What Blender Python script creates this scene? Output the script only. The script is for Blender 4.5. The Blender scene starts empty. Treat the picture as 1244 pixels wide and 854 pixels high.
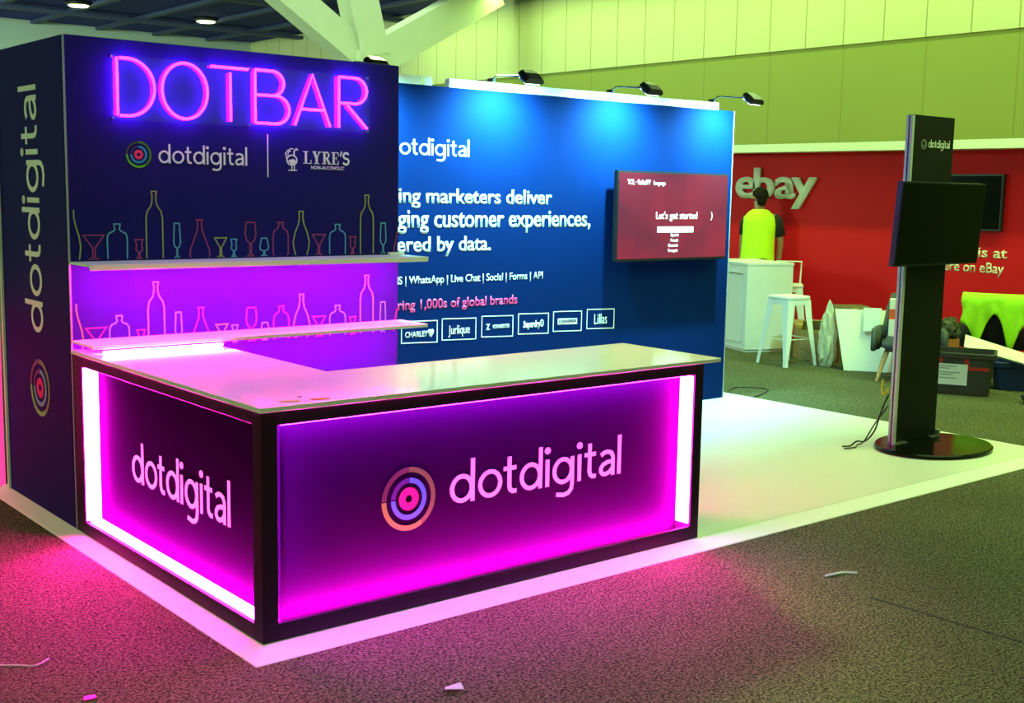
import bpy, bmesh, math, random
from mathutils import Vector, Matrix

random.seed(7)
SC = bpy.context.scene
COL = SC.collection
PI = math.pi

# ------------------------------------------------------------------ camera
CAM_F, CAM_LOC = 1468.05, Vector((-2.0169, -3.8381, 1.66))
YAW, PITCH, ROLL = 0.6910, -0.1312, 0.0178
fwd = Vector((math.sin(YAW) * math.cos(PITCH), math.cos(YAW) * math.cos(PITCH), math.sin(PITCH)))
rgt = Vector((math.cos(YAW), -math.sin(YAW), 0))
upv = rgt.cross(fwd)
r2 = rgt * math.cos(ROLL) + upv * math.sin(ROLL)
u2 = -rgt * math.sin(ROLL) + upv * math.cos(ROLL)
cd = bpy.data.cameras.new('camera')
cd.sensor_fit = 'HORIZONTAL'
cd.sensor_width = 36.0
cd.lens = CAM_F / 1244.0 * 36.0
cd.clip_end = 200
cam = bpy.data.objects.new('camera', cd)
COL.objects.link(cam)
cam.matrix_world = Matrix(((r2.x, u2.x, -fwd.x, CAM_LOC.x), (r2.y, u2.y, -fwd.y, CAM_LOC.y),
                           (r2.z, u2.z, -fwd.z, CAM_LOC.z), (0, 0, 0, 1)))
SC.camera = cam

# ------------------------------------------------------------------ light
SC.view_settings.view_transform = 'Standard'
SC.view_settings.look = 'None'
SC.view_settings.gamma = 1.0
SC.view_settings.use_curve_mapping = False
SC.view_settings.exposure = 0.0
w = bpy.data.worlds.new('world')
SC.world = w
w.use_nodes = True
w.node_tree.nodes['Background'].inputs['Color'].default_value = (0.54, 1.0, 0.42, 1)
w.node_tree.nodes['Background'].inputs['Strength'].default_value = 0.23
TINT = (0.58, 1.0, 0.27)

def area_light(name, loc, sx, sy, watts, color=TINT, rot=(0, 0, 0)):
    l = bpy.data.lights.new(name, 'AREA')
    l.shape = 'RECTANGLE'; l.size = sx; l.size_y = sy; l.energy = watts; l.color = color
    o = bpy.data.objects.new(name, l)
    o.location = loc; o.rotation_euler = rot
    COL.objects.link(o)
    return o

area_light('hall_lights_over_stand', (6.6, -1.0, 4.95), 4.0, 4.0, 340)
sl = bpy.data.lights.new('added_slab_spot', 'SPOT')  # added unseen spot, brightens the right part of the counter top
sl.energy = 9000; sl.color = TINT; sl.spot_size = math.radians(18); sl.spot_blend = .6; sl.shadow_soft_size = .55
so = bpy.data.objects.new('added_slab_spot', sl)
so.location = (5.1, 5.7, 4.95)
so.rotation_euler = (Vector((1.75, .62, .88)) - Vector(so.location)).to_track_quat('-Z', 'Y').to_euler()
COL.objects.link(so)
area_light('hall_lights_front', (-3.0, -5.5, 4.95), 5.0, 4.0, 200)
area_light('added_left_fill', (-6.0, 1.5, 4.9), 4.0, 4.0, 230)  # unseen fill added to brighten the left faces of the bar
area_light('hall_lights_far', (6.0, 13.0, 4.95), 8.0, 8.0, 420, (0.62, 1.0, 0.55))
area_light('hall_batten_right', (8.35, 4.0, 4.9), 0.14, 11.0, 420)
area_light('added_wall_fill', (11.2, 6.0, 4.98), 0.3, 20.0, 330)  # unseen strip added to brighten the right hall wall
area_light('added_back_fill', (-6.5, 14.0, 4.2), 4.0, 2.0, 2400, (0.62, 1.0, 0.6), (math.radians(78), 0, math.radians(-45)))  # unseen light added out of frame to brighten the far back wall

# ------------------------------------------------------------------ helpers
OFF = {}

def lin(c):
    return tuple(((v / 255) / 12.92 if v / 255 <= .04045 else ((v / 255 + .055) / 1.055) ** 2.4) for v in c)

def mat(name, col, rough=.5, metal=0.0, emit=None, es=0.0, noise=0.0, nscale=20.0, bump=0.0, bscale=60.0, spec=.5, coat=0.0):
    m = bpy.data.materials.new(name)
    m.use_nodes = True
    nt = m.node_tree
    b = nt.nodes['Principled BSDF']
    b.inputs['Base Color'].default_value = (*col, 1)
    b.inputs['Roughness'].default_value = rough
    b.inputs['Metallic'].default_value = metal
    b.inputs['Specular IOR Level'].default_value = spec
    b.inputs['Coat Weight'].default_value = coat
    if emit:
        b.inputs['Emission Color'].default_value = (*emit, 1)
        b.inputs['Emission Strength'].default_value = es
    if noise or bump:
        tc = nt.nodes.new('ShaderNodeTexCoord')
    if noise:
        n = nt.nodes.new('ShaderNodeTexNoise')
        n.inputs['Scale'].default_value = nscale
        n.inputs['Detail'].default_value = 4
        nt.links.new(tc.outputs['Object'], n.inputs['Vector'])
        mr = nt.nodes.new('ShaderNodeMapRange')
        mr.inputs['From Min'].default_value = .3; mr.inputs['From Max'].default_value = .7
        mr.inputs['To Min'].default_value = 1 - noise; mr.inputs['To Max'].default_value = 1 + noise
        nt.links.new(n.outputs['Fac'], mr.inputs['Value'])
        mx = nt.nodes.new('ShaderNodeVectorMath'); mx.operation = 'SCALE'
        mx.inputs[0].default_value = col
        nt.links.new(mr.outputs['Result'], mx.inputs['Scale'])
        nt.links.new(mx.outputs['Vector'], b.inputs['Base Color'])
    if bump:
        n2 = nt.nodes.new('ShaderNodeTexNoise')
        n2.inputs['Scale'].default_value = bscale
        nt.links.new(tc.outputs['Object'], n2.inputs['Vector'])
        bp = nt.nodes.new('ShaderNodeBump')
        bp.inputs['Strength'].default_value = bump
        bp.inputs['Distance'].default_value = .01
        nt.links.new(n2.outputs['Fac'], bp.inputs['Height'])
        nt.links.new(bp.outputs['Normal'], b.inputs['Normal'])
    return m

class MB:
    """collects shapes; build() links them as one mesh object"""
    def __init__(s):
        s.bm = bmesh.new()
    def box(s, x0, x1, y0, y1, z0, z1, M=None):
        vs = [s.bm.verts.new(Vector(p) if M is None else M @ Vector(p)) for p in
              ((x0, y0, z0), (x1, y0, z0), (x1, y1, z0), (x0, y1, z0), (x0, y0, z1), (x1, y0, z1), (x1, y1, z1), (x0, y1, z1))]
        for f in ((0, 3, 2, 1), (4, 5, 6, 7), (0, 1, 5, 4), (1, 2, 6, 5), (2, 3, 7, 6), (3, 0, 4, 7)):
            s.bm.faces.new([vs[i] for i in f])
        return s
    def loft(s, rings, cap=True, closed=False):
        R = [[s.bm.verts.new(Vector(p)) for p in r] for r in rings]
        n = len(R[0])
        k = len(R)
        for i in range(k if closed else k - 1):
            a, b = R[i], R[(i + 1) % k]
            for j in range(n):
                s.bm.faces.new((a[j], a[(j + 1) % n], b[(j + 1) % n], b[j]))
        if cap and not closed:
            s.bm.faces.new(list(reversed(R[0])))
            s.bm.faces.new(R[-1])
        return s
    def tube(s, pts, r, n=8, closed=False):
        pts = [Vector(p) for p in pts]
        rs = r if isinstance(r, (list, tuple)) else [r] * len(pts)
        rings = []
        k = len(pts)
        prev = None
        for i, p in enumerate(pts):
            if closed:
                t = pts[(i + 1) % k] - pts[i - 1]
            else:
                t = pts[min(i + 1, k - 1)] - pts[max(i - 1, 0)]
            t.normalize()
            if prev is None:
                a = Vector((0, 0, 1)) if abs(t.z) < .9 else Vector((1, 0, 0))
                nrm = t.cross(a).normalized()
            else:
                nrm = (prev - t * prev.dot(t)).normalized()
            prev = nrm
            bi = t.cross(nrm)
            rings.append([p + (nrm * math.cos(2 * PI * j / n) + bi * math.sin(2 * PI * j / n)) * rs[i] for j in range(n)])
        return s.loft(rings, True, closed)
    def lathe(s, prof, c=(0, 0, 0), n=24, sy=1.0):
        return s.loft([[(c[0] + r * math.cos(2 * PI * j / n), c[1] + sy * r * math.sin(2 * PI * j / n), c[2] + z) for j in range(n)] for r, z in prof])
    def prism(s, poly, fn, d0, d1):
        a = [s.bm.verts.new(Vector(fn(u, v, d0))) for u, v in poly]
        b = [s.bm.verts.new(Vector(fn(u, v, d1))) for u, v in poly]
        n = len(poly)
        s.bm.faces.new(a); s.bm.faces.new(list(reversed(b)))
        for i in range(n):
            s.bm.faces.new((a[i], b[i], b[(i + 1) % n], a[(i + 1) % n]))
        return s
    def build(s, name, m, parent=None, off=None, bevel=0.0, smooth=False, seg=2):
        bmesh.ops.recalc_face_normals(s.bm, faces=s.bm.faces[:])
        if bevel:
            es = [e for e in s.bm.edges if len(e.link_faces) == 2 and e.calc_face_angle(0) > .5]
            bmesh.ops.bevel(s.bm, geom=es, offset=bevel, segments=seg, affect='EDGES', clamp_overlap=True)
        if off is None:
            off = OFF.get(parent.name, Vector()) if parent else Vector()
        off = Vector(off)
        if off.length:
            bmesh.ops.translate(s.bm, verts=s.bm.verts[:], vec=-off)
        me = bpy.data.meshes.new(name)
        s.bm.to_mesh(me); s.bm.free()
        if smooth:
            for p in me.polygons: p.use_smooth = True
        me.materials.append(m)
        return link(name, me, parent)

def link(name, me, parent=None):
    o = bpy.data.objects.new(name, me)
    COL.objects.link(o)
    if parent:
        o.parent = parent
        if parent.name in OFF: OFF[o.name] = OFF[parent.name]
    return o

def thing(name, label, cat, loc=(0, 0, 0), rotz=0.0, group=None, local=False):
    o = bpy.data.objects.new(name, None)
    o.empty_display_size = .1
    o.location = loc; o.rotation_euler = (0, 0, rotz)
    COL.objects.link(o)
    OFF[o.name] = Vector() if local else Vector(loc)
    o['label'] = label; o['category'] = cat
    if group: o['group'] = group
    return o

def single(name, mb, m, label, cat, loc, group=None, bevel=0.0, smooth=False, seg=2):
    o = mb.build(name, m, None, off=loc, bevel=bevel, smooth=smooth, seg=seg)
    o.location = loc
    o['label'] = label; o['category'] = cat
    if group: o['group'] = group
    return o

def struct(name, mb, m, bevel=0.0):
    o = mb.build(name, m, None, bevel=bevel)
    o['kind'] = 'structure'
    return o

def dup(root, loc, rotz=None, label=None):
    r = root.copy(); COL.objects.link(r)
    r.location = loc
    if rotz is not None: r.rotation_euler = (0, 0, rotz)
    if label: r['label'] = label
    for ch in list(root.children):
        c = ch.copy(); COL.objects.link(c); c.parent = r
        for g in list(ch.children):
            d = g.copy(); COL.objects.link(d); d.parent = c
    return r

def text_mesh(body, bold=0.0, spacing=1.0):
    cu = bpy.data.curves.new('lettering', 'FONT')
    cu.body = body
    cu.size = 1.0
    cu.offset = bold
    cu.space_character = spacing
    cu.resolution_u = 4
    o = bpy.data.objects.new('lettering', cu)
    COL.objects.link(o)
    bpy.context.view_layer.update()
    dg = bpy.context.evaluated_depsgraph_get()
    me = bpy.data.meshes.new_from_object(o.evaluated_get(dg))
    bpy.data.objects.remove(o)
    bpy.data.curves.remove(cu)
    xs = [v.co.x for v in me.vertices]; ys = [v.co.y for v in me.vertices]
    return me, min(xs), max(xs), min(ys), max(ys)

def letters(name, body, m, parent, org, xd, yd, width, asc, bold=0.0, depth=.0015, ref=None, right=None, spacing=1.0, gap=.0008, asc_ref=None):
    """printed or cut lettering; org = baseline start on the surface, width of the line (or of ref), asc = height above the baseline"""
    me, x0, x1, y0, y1 = text_mesh(body, bold, spacing)
    sx = width / (x1 - x0)
    if ref:
        r, a, b, c, d = text_mesh(ref, bold, spacing)
        sx = width / (b - a)
        bpy.data.meshes.remove(r)
    if asc_ref:
        r, a, b, c, d = text_mesh(asc_ref, bold, spacing); y1 = d
        bpy.data.meshes.remove(r)
    sy = asc / y1
    xd = Vector(xd); yd = Vector(yd); nd = xd.cross(yd)
    org = Vector(org)
    if right is not None: org = org - xd * ((x1 - x0) * sx)
    bm = bmesh.new(); bm.from_mesh(me)
    bpy.data.meshes.remove(me)
    bmesh.ops.remove_doubles(bm, verts=bm.verts[:], dist=1e-5)
    if depth > 0:
        g = bmesh.ops.extrude_face_region(bm, geom=bm.faces[:])
        for v in [q for q in g['geom'] if isinstance(q, bmesh.types.BMVert)]: v.co.z = depth
    for v in bm.verts:
        c = v.co.copy()
        v.co = org + xd * ((c.x - x0) * sx) + yd * (c.y * sy) + nd * (gap + c.z)
    mb = MB(); mb.bm.free(); mb.bm = bm
    return mb.build(name, m, parent)

def wordmark(parent, m, org, xd, yd, width, asc):
    # geometric rounded sans: every letter drawn from strokes, x-height 1
    fn0 = frame_fn(org, xd, yd)
    def ell(cx, rx=.375, ry=.425, n=26): return [(cx + rx * math.cos(2 * PI * i / n), .5 + ry * math.sin(2 * PI * i / n)) for i in range(n)]
    w_ = .150
    S, x = [], 0.0
    for ch in 'dotdigital':
        if ch == 'd': S += [(x, ell(.45), 1), (x, [(.855, 0), (.855, 1.50)], 0)]; x += 1.07
        elif ch == 'o': S += [(x, ell(.47, .395), 1)]; x += 1.00
        elif ch == 't': S += [(x, [(.23, 1.34), (.23, .30), (.27, .16), (.37, .085), (.52, .085)], 0), (x, [(.0, .93), (.50, .93)], 0)]; x += .66
        elif ch == 'i': S += [(x, [(.075, 0), (.075, 1.0)], 0), (x, [(.075 + .05 * math.cos(2 * PI * i / 12), 1.33 + .05 * math.sin(2 * PI * i / 12)) for i in range(12)], 1)]; x += .30
        elif ch == 'g': S += [(x, ell(.45), 1), (x, [(.855, .98), (.855, -.05), (.82, -.24), (.70, -.37), (.50, -.42), (.18, -.36)], 0)]; x += 1.09
        elif ch == 'a': S += [(x, [(.09, .82), (.24, .91), (.40, .925), (.56, .87), (.635, .73), (.645, .55), (.645, 0)], 0),
                              (x, [(.645, .54), (.40, .53), (.20, .46), (.10, .34), (.095, .20), (.18, .10), (.32, .075), (.48, .13), (.645, .30)], 0)]; x += .86
        elif ch == 'l': S += [(x, [(.075, 0), (.075, 1.50)], 0)]; x += .15
    kx, ky = width / x, asc / 1.5
    fn = lambda u, v, d: fn0(u * kx, v * ky, d)
    mb = MB()
    for i, (ox, pts, cl) in enumerate(S): stroke(mb, fn, [(ox + a, b) for a, b in pts], w_, bool(cl), .0006, .0020 + .0004 * (i % 2))
    return mb.build('lettering', m, parent)

def frame_fn(org, xd, yd):
    org, xd, yd = Vector(org), Vector(xd), Vector(yd)
    nd = xd.cross(yd)
    return lambda u, v, d: org + xd * u + yd * v + nd * d

def sector(mb, fn, r0, r1, a0, a1, d0=.0008, d1=.0024):
    n = max(3, int(abs(a1 - a0) / 6))
    A = [math.radians(a0 + (a1 - a0) * i / n) for i in range(n + 1)]
    for i in range(n):
        q = [(r0 * math.cos(A[i]), r0 * math.sin(A[i])), (r1 * math.cos(A[i]), r1 * math.sin(A[i])),
             (r1 * math.cos(A[i + 1]), r1 * math.sin(A[i + 1])), (r0 * math.cos(A[i + 1]), r0 * math.sin(A[i + 1]))]
        mb.prism(q, fn, d0, d1)

def ring_logo(parent, org, xd, yd, R):
    fn = frame_fn(org, xd, yd)
    k = R / .131
    for nm, m, secs in (('logo_ring', M['logo_yellow'], [(.110, .131, 180, 300)]),
                        ('logo_ring', M['logo_olive'], [(.110, .131, 300, 450)]),
                        ('logo_ring', M['logo_dark'], [(.110, .131, 90, 178)]),
                        ('logo_ring', M['logo_blue'], [(.066, .086, 180, 448)]),
                        ('logo_ring', M['logo_navy'], [(.066, .086, 90, 176)]),
                        ('logo_dot', M['logo_red'], [(.017, .047, 0, 360)])):
        mb = MB()
        for a, b, c, d in secs: sector(mb, fn, a * k, b * k, c, d)
        mb.build(nm, m, parent)

def stroke(mb, fn, pts, wd, closed=False, d0=.0006, d1=.0018):
    """flat printed line of width wd along pts"""
    k = len(pts)
    L, Rr = [], []
    P2 = [Vector(p).to_2d() if len(p) > 2 else Vector(p) for p in pts]
    for i in range(k):
        def dr(a, b):
            d = b - a
            return d.normalized() if d.length else Vector((1, 0))
        if closed:
            t0, t1 = dr(P2[i - 1], P2[i]), dr(P2[i], P2[(i + 1) % k])
        else:
            t0 = dr(P2[max(i - 1, 0)], P2[i]) if i > 0 else dr(P2[0], P2[1])
            t1 = dr(P2[i], P2[i + 1]) if i < k - 1 else t0
        n0 = Vector((-t0.y, t0.x)); n1 = Vector((-t1.y, t1.x))
        b = n0 + n1
        b = b.normalized() if b.length > 1e-6 else n0
        s = wd / 2 / max(.5, b.dot(n0))
        L.append(P2[i] + b * s); Rr.append(P2[i] - b * s)
    for i in range(k if closed else k - 1):
        j = (i + 1) % k
        mb.prism([L[i], Rr[i], Rr[j], L[j]], fn, d0, d1)

# ------------------------------------------------------------------ materials
M = {}
M['navy'] = mat('navy_fabric', (.0125, .009, .145), .7, noise=.06, nscale=3, bump=.05, bscale=900, spec=.08)
M['navy_back'] = mat('blue_fabric', (.0015, .0135, .085), .7, noise=.05, nscale=3, bump=.05, bscale=900, spec=.02)
M['plum'] = mat('dark_print_panel', (.0120, .0012, .0220), .6, noise=.05, nscale=2, spec=0)
M['frame'] = mat('dark_frame', (.024, .007, .026), .45, spec=.12)
M['slab'] = mat('white_laminate', (.74, .74, .70), .10, noise=.02, nscale=4)
M['shelf'] = mat('white_shelf_laminate', (.82, .82, .76), .3, noise=.02, nscale=5)
M['white'] = mat('white_satin', (.80, .80, .78), .45, noise=.02, nscale=6)
M['white_print'] = mat('white_print', (.86, .86, .84), .5)
M['pink_print'] = mat('pink_print', (.75, .03, .20), .5)
M['alu'] = mat('brushed_aluminium', (.55, .58, .60), .35, 1.0, noise=.05, nscale=40)
M['alu_dull'] = mat('grey_edge_profile', (.34, .36, .42), .4, .3)
M['profile'] = mat('satin_silver_profile', (.50, .52, .50), .45, .2)
M['black'] = mat('black_plastic', (.012, .012, .013), .4, noise=.1, nscale=30)
M['black_gloss'] = mat('black_glass', (.003, .0035, .003), .14, spec=.10)
M['black_satin'] = mat('black_powder_coat', (.007, .008, .006), .5, spec=.15)
M['logo_yellow'] = mat('logo_yellow_ink', (.10, .50, .01), .5)
M['logo_olive'] = mat('logo_olive_ink', (.045, .22, .01), .5)
M['logo_dark'] = mat('logo_dark_ink', (.03, .05, .02), .5)
M['logo_blue'] = mat('logo_blue_ink', (.012, .34, .50), .5)
M['logo_navy'] = mat('logo_indigo_ink', (.02, .015, .10), .5)
M['logo_red'] = mat('logo_red_ink', (.85, .02, .12), .5)
M['line_yellow'] = mat('yellow_green_ink', (.34, .36, .10), .5)
M['line_cyan'] = mat('cyan_ink', (.10, .36, .62), .5)
M['line_red'] = mat('crimson_ink', (.36, .03, .16), .5)
M['led'] = mat('led_magenta', (.8, .5, .8), .4, emit=(1, .008, .40), es=330)
M['led_hot'] = mat('led_magenta_bright', (.8, .5, .8), .4, emit=(1, .006, .42), es=820)
M['led_soft'] = mat('led_violet', (.8, .5, .8), .4, emit=(.75, .01, 1), es=90)
M['led_shelf'] = mat('led_shelf_magenta', (.8, .5, .8), .4, emit=(1, .006, .32), es=1000)
M['neon'] = mat('neon_pink', (.8, .2, .7), .4, emit=(.42, .0026, 1), es=58)
M['red_wall'] = mat('red_booth_print', (.70, .004, .010), .6, noise=.03, nscale=2, spec=.2)
M['cream'] = mat('cream_letter', (.80, .78, .62), .5)
M['header'] = mat('white_header', (.82, .82, .66), .5)
M['skin'] = mat('skin', (.42, .22, .12), .55, noise=.06, nscale=30)
M['hair'] = mat('dark_hair', (.012, .008, .005), .8, bump=.5, bscale=150, spec=.1)
M['hivis'] = mat('hi_vis_yellow_green', (.62, .95, .01), .7, emit=(.45, 1, .0), es=.0, noise=.05, nscale=12)
M['hivis_chair'] = mat('hi_vis_lime', (.42, .90, .01), .7, noise=.08, nscale=12)
M['cloth_black'] = mat('black_cloth', (.012, .012, .014), .85, bump=.3, bscale=60)
M['card'] = mat('cardboard', (.34, .22, .09), .85, noise=.12, nscale=8)
M['card_light'] = mat('cardboard_yellow', (.55, .38, .12), .8, noise=.08, nscale=8)
M['card_orange'] = mat('cardboard_orange', (.62, .20, .05), .8)
M['foam'] = mat('white_board', (.84, .84, .70), .6, noise=.02, nscale=5)
M['plastic_bag'] = mat('translucent_plastic_film', (.62, .60, .44), .3, noise=.12, nscale=18, bump=.6, bscale=35)
M['grey_fabric'] = mat('grey_felt', (.075, .085, .08), .9, noise=.1, nscale=60, bump=.2, bscale=300)
M['wood'] = mat('oak_leg', (.52, .30, .10), .5, noise=.12, nscale=14)
M['tote'] = mat('black_tote_plastic', (.028, .032, .026), .45, noise=.1, nscale=10)
M['tape'] = mat('red_tape', (.40, .02, .01), .5)
M['paper'] = mat('paper', (.62, .68, .66), .8)
M['ink'] = mat('grey_ink', (.22, .24, .24), .8)
M['blue_plastic'] = mat('blue_tote_plastic', (.008, .022, .16), .4)
M['camo'] = mat('dark_camouflage_cloth', (.06, .06, .035), .9, noise=.9, nscale=22, bump=.5, bscale=40)
M['yellow_cable'] = mat('yellow_cable', (.70, .45, .01), .4)
M['orange_print'] = mat('orange_print', (.80, .10, .02), .5)
M['lens'] = mat('lamp_lens', (.8, .8, .8), .3, emit=(.65, 1, .9), es=5)
M['ceil'] = mat('dark_ceiling', (.005, .004, .26), .8, noise=.15, nscale=1)
M['beam'] = mat('dark_grey_beam', (.05, .060, .16), .6)
M['down'] = mat('downlight_glow', (.9, .9, .9), .4, emit=(.9, 1, .5), es=7)
M['pink_glow'] = mat('pink_lit_panel', (.5, .1, .2), .4, emit=(1, .035, .30), es=1.2)  # pink light falling on this panel is put in as its own glow
M['concrete'] = mat('painted_concrete', (.60, .62, .46), .7, noise=.05, nscale=1.5)
M['hall_back'] = mat('pale_grey_wall', (.47, .52, .52), .75, noise=.04, nscale=.6)

def glass_mat(name):
    m = bpy.data.materials.new(name); m.use_nodes = True
    nt = m.node_tree
    for n in list(nt.nodes): nt.nodes.remove(n)
    out = nt.nodes.new('ShaderNodeOutputMaterial')
    mix = nt.nodes.new('ShaderNodeMixShader')
    t = nt.nodes.new('ShaderNodeBsdfTransparent'); t.inputs['Color'].default_value = (.98, .98, .99, 1)
    g = nt.nodes.new('ShaderNodeBsdfGlossy'); g.inputs['Roughness'].default_value = .08
    mix.inputs[0].default_value = .05; nt.links.new(t.outputs[0], mix.inputs[1]); nt.links.new(g.outputs[0], mix.inputs[2])
    nt.links.new(mix.outputs[0], out.inputs[0])
    return m
M['acrylic'] = glass_mat('clear_acrylic')

def carpet_mat():
    m = mat('speckled_carpet', (.05, .05, .04), .95, bump=.8, bscale=140, spec=.05)
    nt = m.node_tree; b = nt.nodes['Principled BSDF']
    tc = nt.nodes.new('ShaderNodeTexCoord')
    n1 = nt.nodes.new('ShaderNodeTexNoise'); n1.inputs['Scale'].default_value = 95; n1.inputs['Detail'].default_value = 3
    n2 = nt.nodes.new('ShaderNodeTexNoise'); n2.inputs['Scale'].default_value = 1.1; n2.inputs['Detail'].default_value = 4
    nt.links.new(tc.outputs['Object'], n1.inputs['Vector']); nt.links.new(tc.outputs['Object'], n2.inputs['Vector'])
    cr = nt.nodes.new('ShaderNodeValToRGB')
    cr.color_ramp.elements[0].position = .36; cr.color_ramp.elements[0].color = (.020, .020, .011, 1)
    cr.color_ramp.elements[1].position = .66; cr.color_ramp.elements[1].color = (.190, .185, .098, 1)
    nt.links.new(n1.outputs['Fac'], cr.inputs[0])
    mr = nt.nodes.new('ShaderNodeMapRange'); mr.inputs['To Min'].default_value = .75; mr.inputs['To Max'].default_value = 1.25
    nt.links.new(n2.outputs['Fac'], mr.inputs['Value'])
    sc = nt.nodes.new('ShaderNodeVectorMath'); sc.operation = 'SCALE'
    nt.links.new(cr.outputs['Color'], sc.inputs[0]); nt.links.new(mr.outputs['Result'], sc.inputs['Scale'])
    nt.links.new(sc.outputs['Vector'], b.inputs['Base Color'])
    return m
M['carpet'] = carpet_mat()

def joint_mat(name, col, groove, axis, pitch, width, rough=.5, second=None):
    """plain surface with thin joints every pitch metres along an axis"""
    m = mat(name, col, rough)
    nt = m.node_tree; b = nt.nodes['Principled BSDF']
    tc = nt.nodes.new('ShaderNodeTexCoord')
    sp = nt.nodes.new('ShaderNodeSeparateXYZ'); nt.links.new(tc.outputs['Object'], sp.inputs[0])
    masks = []
    for ax, p in ([(axis, pitch)] + ([second] if second else [])):
        a = nt.nodes.new('ShaderNodeMath'); a.operation = 'DIVIDE'; a.inputs[1].default_value = p
        nt.links.new(sp.outputs['XYZ'.index(ax)], a.inputs[0])
        f = nt.nodes.new('ShaderNodeMath'); f.operation = 'FRACT'; nt.links.new(a.outputs[0], f.inputs[0])
        l = nt.nodes.new('ShaderNodeMath'); l.operation = 'LESS_THAN'; l.inputs[1].default_value = width / p
        nt.links.new(f.outputs[0], l.inputs[0]); masks.append(l)
    src = masks[0].outputs[0]
    if len(masks) > 1:
        mx = nt.nodes.new('ShaderNodeMath'); mx.operation = 'MAXIMUM'
        nt.links.new(masks[0].outputs[0], mx.inputs[0]); nt.links.new(masks[1].outputs[0], mx.inputs[1]); src = mx.outputs[0]
    n = nt.nodes.new('ShaderNodeTexNoise'); n.inputs['Scale'].default_value = .7; n.inputs['Detail'].default_value = 5
    nt.links.new(tc.outputs['Object'], n.inputs['Vector'])
    mr = nt.nodes.new('ShaderNodeMapRange'); mr.inputs['To Min'].default_value = .93; mr.inputs['To Max'].default_value = 1.07
    nt.links.new(n.outputs['Fac'], mr.inputs['Value'])
    vs = nt.nodes.new('ShaderNodeVectorMath'); vs.operation = 'SCALE'; vs.inputs[0].default_value = col
    nt.links.new(mr.outputs['Result'], vs.inputs['Scale'])
    mc = nt.nodes.new('ShaderNodeMix'); mc.data_type = 'RGBA'
    nt.links.new(src, mc.inputs['Factor']); nt.links.new(vs.outputs['Vector'], mc.inputs['A']); mc.inputs['B'].default_value = (*groove, 1)
    nt.links.new(mc.outputs['Result'], b.inputs['Base Color'])
    return m
M['hall_upper'] = joint_mat('wall_panels_lit_tone', (.60, .58, .33), (.30, .30, .12), 'Y', .62, .018, .7)  # stronger light on the upper wall put into the panel colour
M['hall_lower'] = joint_mat('wall_panels_shade_tone', (.27, .30, .062), (.22, .23, .05), 'Y', 1.24, .02, .7)  # weaker light on the lower wall put into the darker panel colour
M['deck'] = joint_mat('white_floor_boards', (.74, .74, .66), (.64, .65, .55), 'Y', 1.0, .004, .32, ('X', 1.0))

# ------------------------------------------------------------------ hall shell
FL = -.03
HX, HY, HZ = 12.0, 23.1, 5.1
struct('floor', MB().box(-14, HX + .3, -9, HY + .3, FL - .1, FL), M['carpet'])
struct('ceiling', MB().box(-14, HX + .3, -9, HY + .3, HZ, HZ + .2), M['ceil'])
struct('wall_back', MB().box(-14, HX + .3, HY, HY + .3, FL, HZ), M['hall_back'])
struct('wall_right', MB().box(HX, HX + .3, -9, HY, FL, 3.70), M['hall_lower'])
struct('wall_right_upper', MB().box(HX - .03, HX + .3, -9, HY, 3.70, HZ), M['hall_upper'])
for i, (bx) in enumerate((-4.0, -2.0, 0.0, 2.0, 4.0, 5.4, 6.8, 8.2, 9.5, 10.8)):
    struct('trim_%d' % (i + 1), MB().box(bx, bx + .13, 9, HY, HZ - .07, HZ), M['beam'])
struct('trim_11', MB().box(-10, HX, 20.6, 20.8, HZ - .13, HZ - .07), M['beam'])
struct('trim_12', MB().box(-10, HX, 16.6, 16.8, HZ - .13, HZ - .07), M['beam'])
for i, (lx, ly, lab) in enumerate(((6.60, 19.7, 'round glowing downlight in the dark ceiling, left of the other one'),
                                   (9.32, 19.95, 'round glowing downlight in the dark ceiling, right of the other one'))):
    t = thing('downlight', lab, 'ceiling light', (lx, ly, HZ - .07), group='downlights in the dark ceiling')
    MB().lathe([(.10, 0), (.20, .005), (.24, .02), (.24, .069), (.06, .069)], (lx, ly, HZ - .07)).build('housing', M['black'], t, smooth=True)
    MB().lathe([(.16, -.022), (.19, -.006), (.10, -.003)], (lx, ly, HZ - .07)).build('diffuser', M['down'], t)

# concrete tree column with three raking struts
def strut(a, b, wd, dp):
    a, b = Vector(a), Vector(b)
    t = (b - a).normalized(); n = Vector((0, 1, 0)); s = t.cross(n).normalized()
    mb = MB()
    mb.loft([[p + s * (i * wd / 2) + n * (j * dp / 2) for i, j in ((-1, -1), (1, -1), (1, 1), (-1, 1))] for p in (a, b)])
    return mb
tc_ = thing('tree_column', 'pale concrete column branching into three raking struts below the ceiling', 'column', (8.75, 13, FL))
MB().box(8.46, 9.02, 12.75, 13.25, FL, 3.83).build('shaft', M['concrete'], tc_, bevel=.02)
strut((8.80, 13.03, 3.66), (6.55, 13.03, 5.08), .44, .40).build('strut', M['concrete'], tc_)
strut((8.80, 12.95, 3.78), (8.45, 12.95, 5.09), .50, .42).build('strut', M['concrete'], tc_)
strut((8.80, 13.0, 3.70), (11.3, 13.0, 5.08), .52, .44).build('strut', M['concrete'], tc_)

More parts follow.
